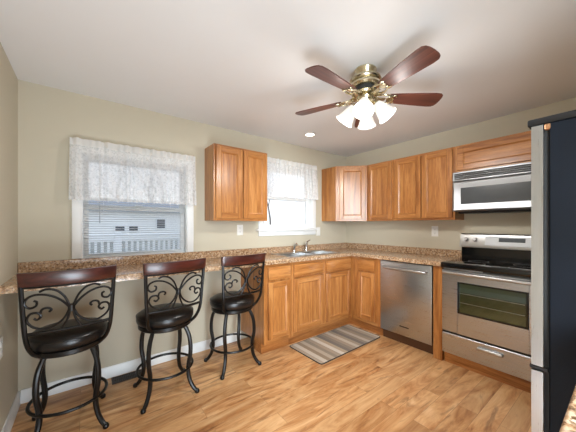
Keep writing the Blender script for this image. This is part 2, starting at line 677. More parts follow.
window('window_2', W2, 0.060, True)

# ------------------------------------------------------------------ outside
def ground_z(y):
    return -0.8 + max(0.0, min(1.2, (y - 4) * 0.105))
b = MB()
gy = [2.9, 4, 7, 10, 13, 15.43, 30, 60]
b.add([(x, y, ground_z(y)) for y in gy for x in (-30, 40)], [(2 * k, 2 * k + 1, 2 * k + 3, 2 * k + 2) for k in range(len(gy) - 1)])
g = struct('ground', b, snow)
struct('trim_1', MB().box(-6, 6, 0.15, 2.85, -0.14, -0.06), deck_wood)

rl = thing('deck_railing', 'long white deck railing with upright balusters seen through the windows', 'railing', (-1.2, 2.5, -0.06))
LR = 3.0
obj('top_rail', MB().box(-LR, LR, -0.045, 0.045, 1.13, 1.17, 0.006), rail_paint, rl)
obj('middle_rail', MB().box(-LR, LR, -0.02, 0.02, 1.05, 1.09, 0.004), rail_paint, rl)
obj('bottom_rail', MB().box(-LR, LR, -0.02, 0.02, 0.10, 0.14, 0.004), rail_paint, rl)
for k in range(5):
    x = -LR + k * LR / 2
    obj('post', MB().box(x - 0.045, x + 0.045, -0.0445, 0.0445, 0, 1.20, 0.006), rail_paint, rl)
bal = None
for k in range(72):
    x = -LR + 0.083 * (k + 0.5)
    if bal is None:
        bal = obj('baluster', MB().box(-0.017, 0.017, -0.017, 0.017, 0.138, 1.052), rail_paint, rl)
        o = bal
    else:
        o = bal.copy()
        COL.objects.link(o)
    o.location = (x, 0, 0)

hs = thing('house', 'pale neighbouring house with a grey roof beyond the deck railing', 'house', (-0.7, 18, 0.35))
b = MB().box(-3.3, 3.3, -2, 2, 0, 1.75)
obj('wall', b, siding, hs)
b = MB()
vs = [(-3.6, -2.4, 1.72), (3.6, -2.4, 1.72), (3.6, 2.4, 1.72), (-3.6, 2.4, 1.72), (-3.6, 0, 2.6), (3.6, 0, 2.6)]
b.add(vs, [(0, 1, 5, 4), (2, 3, 4, 5), (0, 4, 3), (1, 2, 5), (3, 2, 1, 0)])
obj('roof', b, roof_grey, hs)
for x, w, z, h in ((1.45, 0.62, 0.65, 0.7), (-0.8, 0.6, 0.5, 0.42), (-0.1, 0.6, 0.5, 0.42)):
    f = obj('window', rect_frame(MB(), x - w / 2, x + w / 2, z, z + h, 0.07, -2.06, -1.99), rail_paint, hs)
    obj('pane', MB().box(x - w / 2 + 0.07, x + w / 2 - 0.07, -2.03, -2.01, z + 0.07, z + h - 0.07), dark_pane, f)

def tree_mesh(seed, h):
    rnd = random.Random(seed)
    b = MB()
    def grow(p, d, L, r, lev):
        n = 4
        pts = [p]
        rs = [r]
        q = p.copy()
        dd = d.copy()
        for i in range(n):
            dd = (dd + Vector((rnd.uniform(-.12, .12), rnd.uniform(-.12, .12), rnd.uniform(-.02, .1)))).normalized()
            q = q + dd * L / n
            pts.append(q.copy())
            rs.append(r * (1 - 0.55 * (i + 1) / n))
        b.tube(pts, rs, 6 if lev < 2 else 4)
        if lev >= 3:
            return
        for k in range(5 if lev == 0 else 4):
            i = rnd.randint(1 if lev else 2, n)
            a = rnd.uniform(0, 2 * PI)
            sp = rnd.uniform(0.5, 0.9)
            nd = (dd * (1 - sp * 0.5) + Vector((math.cos(a), math.sin(a), 0.35)) * sp).normalized()
            grow(pts[i], nd, L * rnd.uniform(0.5, 0.68), rs[i] * 0.65, lev + 1)
    grow(Vector((0, 0, 0)), Vector((0, 0, 1)), h * 0.55, h * 0.014, 0)
    return b
tr = None
for i, (x, y, sc, rz) in enumerate([(-2.9, 24, 0.95, 0), (1.9, 24.5, 1.0, 1.3), (-0.6, 31, 1.2, 2.4), (4.6, 33, 1.25, 5.2), (-6.5, 33, 1.2, 4.0), (7.2, 12.8, 0.8, 0.7), (13.2, 15.5, 0.9, 4.4), (11.6, 21, 1.1, 3.2), (12.5, 30, 1.5, 2.0)]):
    if tr is None:
        tr = obj('bare_tree', tree_mesh(3, 7.5), bark)
        tag(tr, 'bare leafless tree with grey branches standing beyond the deck railing', 'tree', 'bare trees beyond the deck railing')
        o = tr
    else:
        o = tr.copy()
        COL.objects.link(o)
    o.location = (x, y, ground_z(y) - 0.05)
    o.scale = (sc, sc, sc)
    o.rotation_euler = (0, 0, rz)

# ------------------------------------------------------------------ window dressing
x0, x1, z0, z1 = W1
bl = thing('window_blind', 'white horizontal slat blind hanging open in the window above the bar counter', 'blind', ((x0 + x1) / 2, 0.030, z0))
hw = (x1 - x0) / 2 - 0.016
H1 = z1 - z0 - 0.013
obj('headrail', MB().box(-hw, hw, -0.016, 0.016, H1 - 0.032, H1, 0.003), slat_white, bl)
b = MB()
pitch = 0.0195
n = int((H1 - 0.07) / pitch)
for k in range(n):
    z = 0.040 + k * pitch
    pr = []
    for j in range(4):
        u = (j / 3 - 0.5) * 0.023
        pr.append((u, z + 0.0012 * (1 - (u / 0.0115) ** 2) + u * -0.20))
    vs = [(-hw, p[0], p[1]) for p in pr] + [(hw, p[0], p[1]) for p in pr]
    fs = [(j, j + 1, 4 + j + 1, 4 + j) for j in range(3)]
    b.add(vs, fs)
    b.add([(x, y, zz - 0.0006) for x, y, zz in vs], [f[::-1] for f in fs])
obj('slats', b, slat_white, bl)
obj('bottom_rail', MB().box(-hw, hw, -0.012, 0.012, 0.016, 0.030, 0.003), slat_white, bl)
for x in (-0.26, 0.26):
    obj('ladder_cord', MB().tube([(x, -0.012, 0.02), (x, -0.012, H1 - 0.03)], 0.001, 5), slat_white, bl)
obj('wand', MB().tube([(-0.285, -0.024, H1 - 0.03), (-0.286, -0.030, 0.30)], 0.0032, 8), plain('grey_wand', (176, 180, 184), 0.3), bl)

def valance(name, label, xa, xb, ztop, drop, depth, seed, group=None):
    t = thing(name, label, 'valance', ((xa + xb) / 2, 0, ztop), 0, group)
    rnd = random.Random(seed)
    hw = (xb - xa) / 2
    # plan path: from wall out, along the rod and back to the wall
    path = []
    for k in range(8):
        path.append((-hw, -0.001 - (depth - 0.012) * k / 8, 0))
    N = 150
    for k in range(N + 1):
        path.append((-hw + 2 * hw * k / N, -depth, 1))
    for k in range(8):
        path.append((hw, -depth + 0.012 + (depth - 0.013) * k / 7, 0))
    ph = [rnd.uniform(0, 6.28) for _ in range(5)]
    def off(s, f):
        return f * (0.006 * math.sin(s * 95 + ph[0]) + 0.005 * math.sin(s * 61 + ph[1]) + 0.004 * math.sin(s * 133 + ph[2]))
    def sheet(za, zb, nz, fa, fb, flare=0.0, scallop=0.0, d=0.0):
        vs = []
        for i in range(nz + 1):
            u = i / nz
            for (x, y, m) in path:
                z = za + (zb - za) * u
                s = x
                yy = y - d * m + off(s, (fa + (fb - fa) * u)) * m - flare * u * m
                xx = x * (1 + flare * 0.35 * u)
                if scallop and i == nz:
                    z += scallop * abs(math.sin(s * 48 + ph[3])) 
                vs.append((xx, yy, z))
        L = len(path)
        fs = []
        for i in range(nz):
            for k in range(L - 1):
                fs.append((i * L + k, i * L + k + 1, (i + 1) * L + k + 1, (i + 1) * L + k))
        return MB().add(vs, fs)
    obj('lace_panel', sheet(-0.035, -drop, 10, 0.5, 1.5, 0.03, 0.0), lace, t, 80)
    obj('gathered_header', sheet(0.018, -0.036, 4, 1.3, 0.9, 0.0, 0.0, 0.004), hem_white, t, 80)
    obj('scalloped_hem', sheet(-drop + 0.028, -drop - 0.008, 3, 1.45, 1.6, 0.0, 0.014, 0.031), lace, t, 80)
    return t
valance('lace_valance', 'wide white lace valance over the slatted window above the bar counter', -3.217, -2.278, 1.905, 0.455, 0.06, 1)
valance('lace_valance', 'white lace valance over the sink window between the oak wall cabinets', -1.56, -0.655, 2.03, 0.435, 0.06, 5)

# ------------------------------------------------------------------ cabinets
def panel_door(b, x0, x1, z0, z1, y, th=0.02, w=0.052):
    """frame of a recessed-panel door: front face at y - th, back at y (local, room side is -y)"""
    b.mat(0)
    b.box(x0, x0 + w, y - th, y, z0, z1, 0.003, 1)
    b.box(x1 - w, x1, y - th, y, z0, z1, 0.003, 1)
    b.mat(1)
    b.box(x0 + w, x1 - w, y - th, y, z1 - w, z1, 0.003, 1)
    b.box(x0 + w, x1 - w, y - th, y, z0, z0 + w, 0.003, 1)
    return b

def raised(b, x0, x1, z0, z1, y, th=0.02, w=0.052):
    e = 0.010
    xa, xb, za, zb = x0 + w, x1 - w, z0 + w, z1 - w
    yb = y - th + 0.003
    yi = y - th + 0.010
    vs = [(xa, yb, za), (xb, yb, za), (xb, yb, zb), (xa, yb, zb),
          (xa + e, yi, za + e), (xb - e, yi, za + e), (xb - e, yi, zb - e), (xa + e, yi, zb - e)]
    b.add(vs, [(0, 1, 5, 4), (1, 2, 6, 5), (2, 3, 7, 6), (3, 0, 4, 7), (4, 5, 6, 7)])
    b.box(xa, xb, y - 0.006, y - 0.001, za, zb)
    return b

def add_door(t, x0, x1, z0, z1, y, name='door', horizontal=False, w=0.052):
    mats = OAK if not horizontal else [oak_h, oak_h]
    d = obj(name, panel_door(MB(), x0, x1, z0, z1, y, w=w), mats, t)
    obj('panel', raised(MB(), x0, x1, z0, z1, y, w=w), oak_h if horizontal else oak_v, d, 15)
    return d

def add_drawer(t, x0, x1, z0, z1, y):
    return obj('drawer', MB().box(x0, x1, y - 0.02, y, z0, z1, 0.006, 2), oak_h, t)

def carcass(b, x0, x1, yb, yf, z0, z1, fr=0.038):
    """solid box with a face frame standing slightly proud"""
    b.mat(0).box(x0, x1, yf + 0.002, yb, z0, z1, 0.0015, 1)
    b.box(x0, x0 + fr, yf, yf + 0.0018, z0, z1)
    b.box(x1 - fr, x1, yf, yf + 0.0018, z0, z1)
    b.mat(1).box(x0 + fr, x1 - fr, yf, yf + 0.0018, z1 - fr, z1)
    b.box(x0 + fr, x1 - fr, yf, yf + 0.0018, z0, z0 + fr)
    return b

UZ0, UZ1 = 1.312, 2.03
def upper(label, loc, rot, w, doors, z0=UZ0, z1=UZ1, horizontal=False):
    t = thing('wall_cabinet', label, 'cabinet', (loc[0], loc[1], z0), rot)
    h = z1 - z0
    obj('body', carcass(MB(), 0.001, w - 0.001, -0.001, -0.24, 0, h), OAK, t)
    for a, c in doors:
        add_door(t, a, c, 0.022, h - 0.022, -0.2405, horizontal=horizontal)
    return t
R90 = -PI / 2
upper('two-door oak wall cabinet alone between the two windows', (-2.168, 0), 0, 0.600, [(0.018, 0.293), (0.307, 0.582)], 1.303)
# corner cabinet with a diagonal door
t = thing('wall_cabinet', 'diagonal corner oak wall cabinet right of the sink window', 'cabinet', (0, 0, UZ0))
hU = UZ1 - UZ0
P1, P2 = (-0.515, -0.262), (-0.24, -0.546)
b = MB().prism([(-0.001, -0.001), (-0.515, -0.001), P1, P2, (-0.001, -0.546)], 0, hU)
obj('body', b, oak_v, t)
dv = Vector((P2[0] - P1[0], P2[1] - P1[1], 0))
L = dv.length
ang = math.atan2(dv.y, dv.x)
mt = Matrix.Translation((P1[0], P1[1], 0)) @ Matrix.Rotation(ang, 4, 'Z')
d = obj('door', panel_door(MB(), 0.045, L - 0.02, 0.022, hU - 0.022, -0.0008).xf(mt), OAK, t)
obj('panel', raised(MB(), 0.045, L - 0.02, 0.022, hU - 0.022, -0.0008).xf(mt), oak_v, d, 15)
upper('narrow single-door oak wall cabinet beside the diagonal corner cabinet', (0, -0.547), R90, 0.372, [(0.022, 0.352)])
upper('two-door oak wall cabinet left of the microwave', (0, -0.920), R90, 0.650, [(0.016, 0.322), (0.334, 0.634)])
upper('short wide oak wall cabinet directly above the microwave', (0, -1.571), R90, 0.76, [(0.025, 0.735)], 1.765, UZ1, True)

# base cabinets: local x along the wall, room side -y
BF = -0.48
def base(name, label, loc, rot, w, doors, drawers, toe=0.001):
    t = thing(name, label, 'cabinet', loc, rot)
    b = carcass(MB(), 0.001, w - 0.001, -0.001, BF, 0.10, 0.879)
    obj('body', b, OAK, t)
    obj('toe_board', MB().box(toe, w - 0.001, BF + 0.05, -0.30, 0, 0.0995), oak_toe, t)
    for a, c in doors:
        add_door(t, a, c, 0.142, 0.700, BF - 0.0005)
    for a, c in drawers:
        add_drawer(t, a, c, 0.722, 0.850, BF - 0.0005)
    return t
XE = -1.762
base('base_cabinet', 'narrow oak base cabinet at the end of the sink run behind the last stool', (XE, 0, 0), 0, 0.335,
     [(0.042, 0.312)], [(0.042, 0.312)])
# sink base: open-topped so that the bowls hang inside
t = thing('sink_cabinet', 'wide two-door oak base cabinet under the double sink', 'cabinet', (XE + 0.336, 0, 0))
ws = 1.426 - 0.005 - 0.48
b = MB().mat(0)
b.box(0.001, 0.018, BF + 0.002, -0.001, 0.10, 0.879)
b.box(ws - 0.018, ws - 0.001, BF + 0.002, -0.001, 0.10, 0.879)
b.box(0.018, ws - 0.018, -0.012, -0.001, 0.10, 0.879)
b.box(0.018, ws - 0.018, BF + 0.002, -0.012, 0.10, 0.118)
b.box(0.001, 0.038, BF, BF + 0.018, 0.10, 0.879)
b.box(0.440, 0.508, BF, BF + 0.018, 0.138, 0.841)
b.box(ws - 0.038, ws + 0.006, BF, BF + 0.018, 0.10, 0.879)
b.mat(1)
b.box(0.038, ws - 0.038, BF, BF + 0.018, 0.8412, 0.879)
b.box(0.038, ws - 0.038, BF, BF + 0.018, 0.10, 0.138)
b.box(0.038, 0.440, BF, BF + 0.018, 0.69, 0.73)
b.box(0.508, ws - 0.038, BF, BF + 0.018, 0.69, 0.73)
obj('body', b, OAK, t)
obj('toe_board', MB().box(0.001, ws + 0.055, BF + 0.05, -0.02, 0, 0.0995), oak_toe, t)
for a, c in ((0.022, 0.448), (0.500, 0.928)):
    add_door(t, a, c, 0.142, 0.700, BF - 0.0005)
    obj('false_drawer_front', MB().box(a, c, BF - 0.0205, BF - 0.0005, 0.722, 0.850, 0.006, 2), oak_h, t)
# right run
t = base('base_cabinet', 'slim oak base cabinet between the inside corner and the dishwasher', (0, -0.482, 0), R90, 0.422,
     [(0.118, 0.352)], [(0.118, 0.352)], -0.0515)
t = obj('filler_panel', MB().box(-0.50, -0.02, -1.558, -1.479, 0, 0.879, 0.002, 1), oak_v)
tag(t, 'upright oak filler panel between the dishwasher and the stove', 'panel')

# countertop: one L-shaped worktop with the bar and a hole for the sink
CT0, CT1 = 0.880, 0.920
SX0, SX1, SY0, SY1 = -1.385, -0.655, -0.43, -0.075
b = MB()
YB = -0.528
bm = bmesh.new()
def ring(pts, z):
    return [bm.verts.new((x, y, z)) for x, y in pts]
xs = [XL + 0.001, SX0, SX1, -0.53, -0.001]
ys = [-1.558, YB, SY0, SY1, -0.001]
for i in range(4):
    for j in range(4):
        if j == 0 and i < 3:
            continue
        if i == 1 and j == 2:
            continue
        q = [(xs[i], ys[j]), (xs[i + 1], ys[j]), (xs[i + 1], ys[j + 1]), (xs[i], ys[j + 1])]
        bm.faces.new(ring(q, CT1))
bmesh.ops.remove_doubles(bm, verts=bm.verts[:], dist=1e-5)
ext = bmesh.ops.extrude_face_region(bm, geom=bm.faces[:])
for v in [e for e in ext['geom'] if isinstance(e, bmesh.types.BMVert)]:
    v.co.z = CT0
bmesh.ops.recalc_face_normals(bm, faces=bm.faces[:])
be = [e for e in bm.edges if all(abs(v.co.z - CT1) < 1e-5 for v in e.verts) and e.calc_face_angle(0) > 1 and
      (all(abs(v.co.y - YB) < 1e-4 for v in e.verts) or all(abs(v.co.x + 0.53) < 1e-4 for v in e.verts))]
bmesh.ops.bevel(bm, geom=be, offset=0.008, segments=3, affect='EDGES', profile=0.5)
ct = thing('countertop', 'speckled tan granite countertop running from the bar round the corner to the stove', 'countertop', (0, 0, 0))
obj('worktop', MB().bm(bm), granite, ct)
obj('backsplash', MB().box(XL + 0.001, -0.001, -0.020, -0.001, CT1, 0.996, 0.003, 1), granite, ct)
obj('backsplash', MB().box(-0.020, -0.001, -1.558, -0.0205, CT1, 0.996, 0.003, 1), granite, ct)

# ------------------------------------------------------------------ sink and faucet
sk = thing('double_sink', 'stainless double bowl sink set into the countertop under the window', 'sink', ((SX0 + SX1) / 2, (SY0 + SY1) / 2, CT1))
cx, cy = (SX0 + SX1) / 2, (SY0 + SY1) / 2
hx, hy = (SX1 - SX0) / 2, (SY1 - SY0) / 2
b = MB()
rim = 0.018
bx = [(-hx + 0.012, -0.012), (0.012, hx - 0.012)]
ya, yb2 = -hy + 0.010, hy - 0.075
# rim deck pieces
zt = 0.005
b.box(-hx - rim, hx + rim, hy - 0.075, hy + rim, 0.0005, zt, 0.002, 1)
b.box(-hx - rim, hx + rim, -hy - rim, ya, 0.0005, zt, 0.002, 1)
b.box(-hx - rim, bx[0][0], ya, yb2, 0.0005, zt)
b.box(bx[0][1], bx[1][0], ya, yb2, 0.0005, zt)
b.box(bx[1][1], hx + rim, ya, yb2, 0.0005, zt)
obj('rim', b, sink_steel, sk)
for (a, c) in bx:
    bb = MB()
    dz = -0.17
    r = 0.012
    top = [(a, ya, 0.003), (c, ya, 0.003), (c, yb2, 0.003), (a, yb2, 0.003)]
    bot = [(a + r, ya + r, dz), (c - r, ya + r, dz), (c - r, yb2 - r, dz), (a + r, yb2 - r, dz)]
    bb.add(top + bot, [(0, 1, 5, 4), (1, 2, 6, 5), (2, 3, 7, 6), (3, 0, 4, 7), (4, 5, 6, 7)])
    bo = obj('bowl', bb, sink_steel, sk)
    obj('drain', MB().lathe([(0.0, 0.004), (0.03, 0.004), (0.04, 0.0), (0.04, 0.001)], 20, None, (a + c) / 2, (ya + yb2) / 2, dz + 0.002), chrome, bo)
fz = CT1 + 0.005
fa = thing('faucet', 'chrome single-lever kitchen faucet standing behind the double sink', 'faucet', (-0.885, -0.098, fz))
obj('base_plate', MB().lathe([(0.0, 0), (0.034, 0), (0.034, 0.006), (0.026, 0.012), (0.0, 0.012)], 24), chrome, fa)
obj('body', MB().lathe([(0.0, 0.01), (0.021, 0.01), (0.018, 0.05), (0.019, 0.085), (0.022, 0.095), (0.018, 0.112), (0.0, 0.116)], 20), chrome, fa)
obj('spout', MB().tube(spline([(0, 0, 0.075), (-0.03, -0.035, 0.105), (-0.075, -0.085, 0.115), (-0.10, -0.12, 0.105), (-0.108, -0.132, 0.085)]), 0.011, 12), chrome, fa)
obj('lever', MB().tube([(0.0, 0, 0.112), (0.03, 0.004, 0.128), (0.075, 0.01, 0.142)], [0.009, 0.007, 0.006], 10), chrome, fa)
sp = thing('sink_sprayer', 'small chrome side sprayer left of the faucet on the sink rim', 'sprayer', (-1.085, -0.098, fz))
obj('collar', MB().lathe([(0.0, 0), (0.026, 0), (0.026, 0.006), (0.018, 0.022), (0.0, 0.022)], 20), chrome, sp)
obj('spray_head', MB().tube(spline([(0, 0, 0.02), (0, 0, 0.05), (0.004, -0.012, 0.085), (0.012, -0.034, 0.108)]), [0.012] * 7 + [0.014] * 6 + [0.018] * 6, 12), chrome, sp)

# ------------------------------------------------------------------ dishwasher
DY0, DY1 = -0.908, -1.474
dw = thing('dishwasher', 'stainless steel dishwasher under the counter left of the stove', 'dishwasher', (0, DY0, 0), R90)
wd = DY0 - DY1
obj('tub', MB().box(0.003, wd - 0.003, -0.47, -0.03, 0.10, 0.872), black_plastic, dw)
obj('kick_plate', MB().box(0.003, wd - 0.003, -0.44, -0.10, 0.001, 0.0995), plain('dark_brown_kick', (88, 58, 36), 0.5), dw)
dd = obj('door', MB().box(0.006, wd - 0.006, -0.502, -0.4705, 0.108, 0.866, 0.006, 2), steel, dw)
b = MB()
hp = spline([(0.055, -0.503, 0.800), (0.065, -0.530, 0.800), (0.15, -0.548, 0.800), (wd / 2, -0.555, 0.800), (wd - 0.15, -0.548, 0.800), (wd - 0.065, -0.530, 0.800), (wd - 0.055, -0.503, 0.800)], 6)
b.tube(hp, 0.015, 12)
obj('handle', b, steel_bright, dd)
obj('badge', MB().box(wd / 2 - 0.05, wd / 2 + 0.05, -0.5035, -0.5022, 0.196, 0.207), slot_dark, dd)

# ------------------------------------------------------------------ stove
SYL, SW = -1.566, 0.742
st = thing('stove', 'stainless electric stove with black glass cooktop below the microwave', 'stove', (0, SYL, 0), R90)
obj('body', MB().box(0.002, SW - 0.002, -0.49, -0.02, 0.105, 0.874, 0.002, 1), steel, st)
obj('leveling_base', MB().box(0.02, SW - 0.02, -0.46, -0.04, 0.0, 0.1045), black_plastic, st)
kb = obj('kick_board', MB().box(-0.4795, -0.4615, SYL - SW, SYL - 0.004, 0.0, 0.092, 0.002, 1), oak('oak_kick_board', (9, 0.7, 9)))
tag(kb, 'oak kick board on the floor under the stove drawer', 'kick board')
ck = obj('cooktop', MB().box(0.0, SW, -0.545, -0.10, 0.876, 0.922, 0.006, 2), black_glass, st)
for (x, y, r) in ((0.19, -0.42, 0.105), (0.55, -0.42, 0.085), (0.19, -0.21, 0.075), (0.55, -0.21, 0.10)):
    obj('burner_ring', MB().lathe([(r, 0), (r + 0.004, 0.0006), (r + 0.006, 0)], 40, None, x, y, 0.9222), plain('burner_grey', (92, 92, 96), 0.3), ck)
# oven door
b = MB()
y0, y1 = -0.535, -0.4905
wx0, wx1, wz0, wz1 = 0.132, 0.600, 0.487, 0.762
dx0, dx1, dz0, dz1 = 0.006, SW - 0.006, 0.308, 0.858
b.box(dx0, wx0, y0, y1, dz0, dz1, 0.004, 1)
b.box(wx1, dx1, y0, y1, dz0, dz1, 0.004, 1)
b.box(wx0 - 0.001, wx1 + 0.001, y0 + 0.0004, y1, dz0 + 0.0004, wz0, 0.0)
b.box(wx0 - 0.001, wx1 + 0.001, y0 + 0.0004, y1, wz1, dz1 - 0.0004, 0.0)
od = obj('oven_door', b, steel, st)
obj('window_frame', rect_frame(MB(), wx0, wx1, wz0, wz1, 0.014, y0 - 0.002, y0 + 0.02, 0.002), black_glass, od)
obj('oven_window', MB().box(wx0 + 0.0142, wx1 - 0.0142, y0 + 0.002, y0 + 0.012, wz0 + 0.0142, wz1 - 0.0142), oven_glass, od)
for z in (0.585, 0.665):
    obj('oven_rack', MB().tube([(wx0 + 0.02, y0 + 0.0005, z), (wx1 - 0.02, y0 + 0.0005, z)], 0.0016, 6), steel_bright, od)
b = MB()
b.box(0.02, SW - 0.02, y0 - 0.042, y0 - 0.018, 0.822, 0.848, 0.009, 3)
b.box(0.03, 0.06, y0 - 0.02, y0 + 0.002, 0.824, 0.846)
b.box(SW - 0.06, SW - 0.03, y0 - 0.02, y0 + 0.002, 0.824, 0.846)
obj('handle', b, steel_bright, od)
obj('vent_slot', MB().box(0.32, SW - 0.03, y0 - 0.002, y0 + 0.01, 0.8650, 0.8735), slot_dark, st)
dr = obj('drawer', MB().box(0.006, SW - 0.006, y0, y1, 0.110, 0.288, 0.004, 1), steel, st)
obj('handle', MB().box(0.28, 0.455, y0 - 0.026, y0 + 0.001, 0.222, 0.252, 0.011, 3), steel_bright, dr)
obj('trim_gap', MB().box(0.008, SW - 0.008, y0 + 0.01, y1 + 0.0, 0.2885, 0.3075), slot_dark, st)
# backguard
bg = obj('backguard', MB().box(0.012, SW - 0.012, -0.099, -0.025, 0.876, 1.040, 0.004, 1), black_glass, st)
b = MB()
pr = [(-0.025, 1.041), (-0.125, 1.041), (-0.128, 1.055), (-0.100, 1.165), (-0.085, 1.176), (-0.025, 1.176)]
n = len(pr)
vs = [(0.004, y, z) for y, z in pr] + [(SW - 0.004, y, z) for y, z in pr]
b.add(vs, [tuple(range(n)), tuple(range(2 * n - 1, n - 1, -1))] + [(k, (k + 1) % n, n + (k + 1) % n, n + k) for k in range(n)])
cp = obj('control_panel', b, steel_bright, st)
nrm = Vector((0, -0.110, -0.028 * -1)).normalized()
def on_panel(b, x0, x1, za, zb, d0, d1, bev=0.002):
    L0 = len(b.v)
    b.box(x0, x1, -d1, -d0, za, zb, bev, 1)
    tilt = math.atan2(0.028, 0.110)
    b.xf(Matrix.Translation((0, -0.128, 1.055)) @ Matrix.Rotation(-tilt, 4, 'X') , L0)
    return b
obj('display_surround', on_panel(MB(), 0.215, 0.60, 0.012, 0.100, -0.001, 0.003, 0.0015), plain('light_grey_panel', (196, 198, 200), 0.35), cp)
obj('display', on_panel(MB(), 0.32, 0.505, 0.050, 0.088, 0.0028, 0.0045, 0.001), display_grey, cp)
for x in (0.06, 0.135, 0.645, 0.70):
    b = MB()
    tilt = math.atan2(0.028, 0.110)
    mk = Matrix.Translation((x, -0.128, 1.055)) @ Matrix.Rotation(-tilt, 4, 'X') @ Matrix.Translation((0, 0, 0.062)) @ Matrix.Rotation(PI / 2, 4, 'X')
    b.lathe([(0.0, 0.024), (0.014, 0.024), (0.017, 0.019), (0.020, 0.002), (0.022, -0.001)], 20, mk)
    obj('knob', b, chrome, cp)

# ------------------------------------------------------------------ microwave
mw_steel = steel_mat('microwave_steel', (158, 160, 163), 0.44, (60, 1, 1))
mw = thing('microwave', 'stainless over-the-range microwave below the short wall cabinet', 'microwave', (0, -1.573, 1.385), R90)
MW, MH = 0.752, 0.362
obj('body', MB().box(0.004, MW - 0.004, -0.285, -0.002, 0.0, MH + 0.016, 0.003, 1), dark_grille, mw)
vg = obj('vent_grille', MB().box(0.004, MW - 0.004, -0.318, -0.2855, MH - 0.070, MH + 0.014, 0.003, 1), mw_steel, mw)
b = MB()
for k in range(4):
    z = MH - 0.060 + k * 0.0155
    b.box(0.022, MW - 0.022, -0.3215, -0.3175, z, z + 0.0135, 0.001, 1)
obj('louvers', b, slot_dark, vg)
b = MB()
yF, yI = -0.325, -0.316
ox0, ox1, oz0, oz1 = 0.004, MW - 0.004, 0.004, MH - 0.074
ix0, ix1, iz0, iz1 = 0.075, MW - 0.085, 0.072, 0.222
o4 = [(ox0, yI, oz0), (ox1, yI, oz0), (ox1, yI, oz1), (ox0, yI, oz1)]
m4 = [(ox0 + 0.016, yF - 0.004, oz0 + 0.014), (ox1 - 0.016, yF - 0.004, oz0 + 0.014), (ox1 - 0.016, yF - 0.004, oz1 - 0.014), (ox0 + 0.016, yF - 0.004, oz1 - 0.014)]
i4 = [(ix0, yI + 0.002, iz0), (ix1, yI + 0.002, iz0), (ix1, yI + 0.002, iz1), (ix0, yI + 0.002, iz1)]
k4 = [(ox0, -0.2855, oz0), (ox1, -0.2855, oz0), (ox1, -0.2855, oz1), (ox0, -0.2855, oz1)]
fs = []
for k in range(4):
    j = (k + 1) % 4
    fs += [(k, j, 4 + j, 4 + k), (4 + k, 4 + j, 8 + j, 8 + k), (12 + k, 12 + j, j, k)]
b.add(o4 + m4 + i4 + k4, fs)
md = obj('door', b, mw_steel, mw)
obj('window', MB().box(ix0 - 0.002, ix1 + 0.002, -0.315, -0.300, iz0 - 0.002, iz1 + 0.002), mw_glass, md)
obj('lower_vent', MB().box(0.03, MW - 0.03, -0.25, -0.06, -0.014, -0.0005, 0.002, 1), black_plastic, mw)

# ------------------------------------------------------------------ refrigerator (front faces the window wall)
FX, FYF = -1.739, -2.379
fridge_steel = steel_mat('refrigerator_steel', (178, 178, 178), 0.32, (60, 60, 1))
fr = thing('refrigerator', 'black-sided refrigerator with stainless doors and a dark top, facing the window wall', 'refrigerator', (FX, FYF, 0))
FW, FD = 0.76, 0.74
FZ = 1.672
obj('cabinet', MB().box(0, FW, -FD, -0.062, 0.03, FZ - 0.028, 0.004, 1), fridge_black, fr)
obj('top_cover', MB().box(0, FW, -FD, -0.0, FZ - 0.0275, FZ, 0.006, 2), black_plastic, fr)
obj('gasket', MB().box(0.012, FW - 0.012, -0.0615, -0.047, 0.05, FZ - 0.03), rubber, fr)
for nm, za, zb in (('upper_door', 0.718, FZ - 0.030), ('freezer_door', 0.06, 0.698)):
    pl = [(0, -0.046), (FW, -0.046), (FW, -0.012)]
    for k in range(13):
        u = 1 - k / 12
        pl.append((FW * u, -0.012 + 0.026 * math.sin(PI * u)))
    d = obj(nm, MB().prism(pl, za, zb), fridge_steel, fr)
    hz = (za + 0.12, zb - 0.25) if nm == 'upper_door' else (zb - 0.07, zb - 0.07)
    if nm == 'upper_door':
        obj('handle', MB().tube([(FW - 0.07, 0.0, hz[0]), (FW - 0.07, 0.04, hz[0] + 0.03), (FW - 0.07, 0.04, hz[1] - 0.03), (FW - 0.07, 0.0, hz[1])], 0.011, 10), steel_bright, d)
obj('hinge', MB().box(-0.004, 0.035, -0.066, -0.050, FZ - 0.052, FZ - 0.030, 0.003, 1), plain('copper_hinge', (188, 140, 104), 0.3, 0.8), fr)
obj('hinge', MB().box(0.004, 0.05, -0.0605, -0.006, 0.7005, 0.7155, 0.003, 1), black_plastic, fr)
for x, y in ((0.06, -0.1), (FW - 0.06, -0.1), (0.06, -FD + 0.06), (FW - 0.06, -FD + 0.06)):
    obj('foot', MB().lathe([(0, 0), (0.02, 0), (0.02, 0.031), (0, 0.031)], 12, None, x, y, 0), rubber, fr)

# the counter end that shows beside the refrigerator
sc = thing('side_cabinet', 'granite topped counter end beside the refrigerator at the lower right corner', 'cabinet', (-2.58, YF + 0.001, 0))
wsd = 0.825
obj('body', MB().box(0.03, wsd - 0.001, 0.0, 0.575, 0.10, 0.879, 0.002, 1), oak_v, sc)
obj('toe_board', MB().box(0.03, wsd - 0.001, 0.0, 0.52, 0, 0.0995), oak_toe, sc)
obj('worktop', MB().box(0.0, wsd, 0.0, 0.632, CT0, CT1, 0.007, 3), granite, sc)
d = obj('door', MB().box(0.05, wsd - 0.03, 0.5755, 0.595, 0.14, 0.85, 0.004, 1), oak_v, sc)

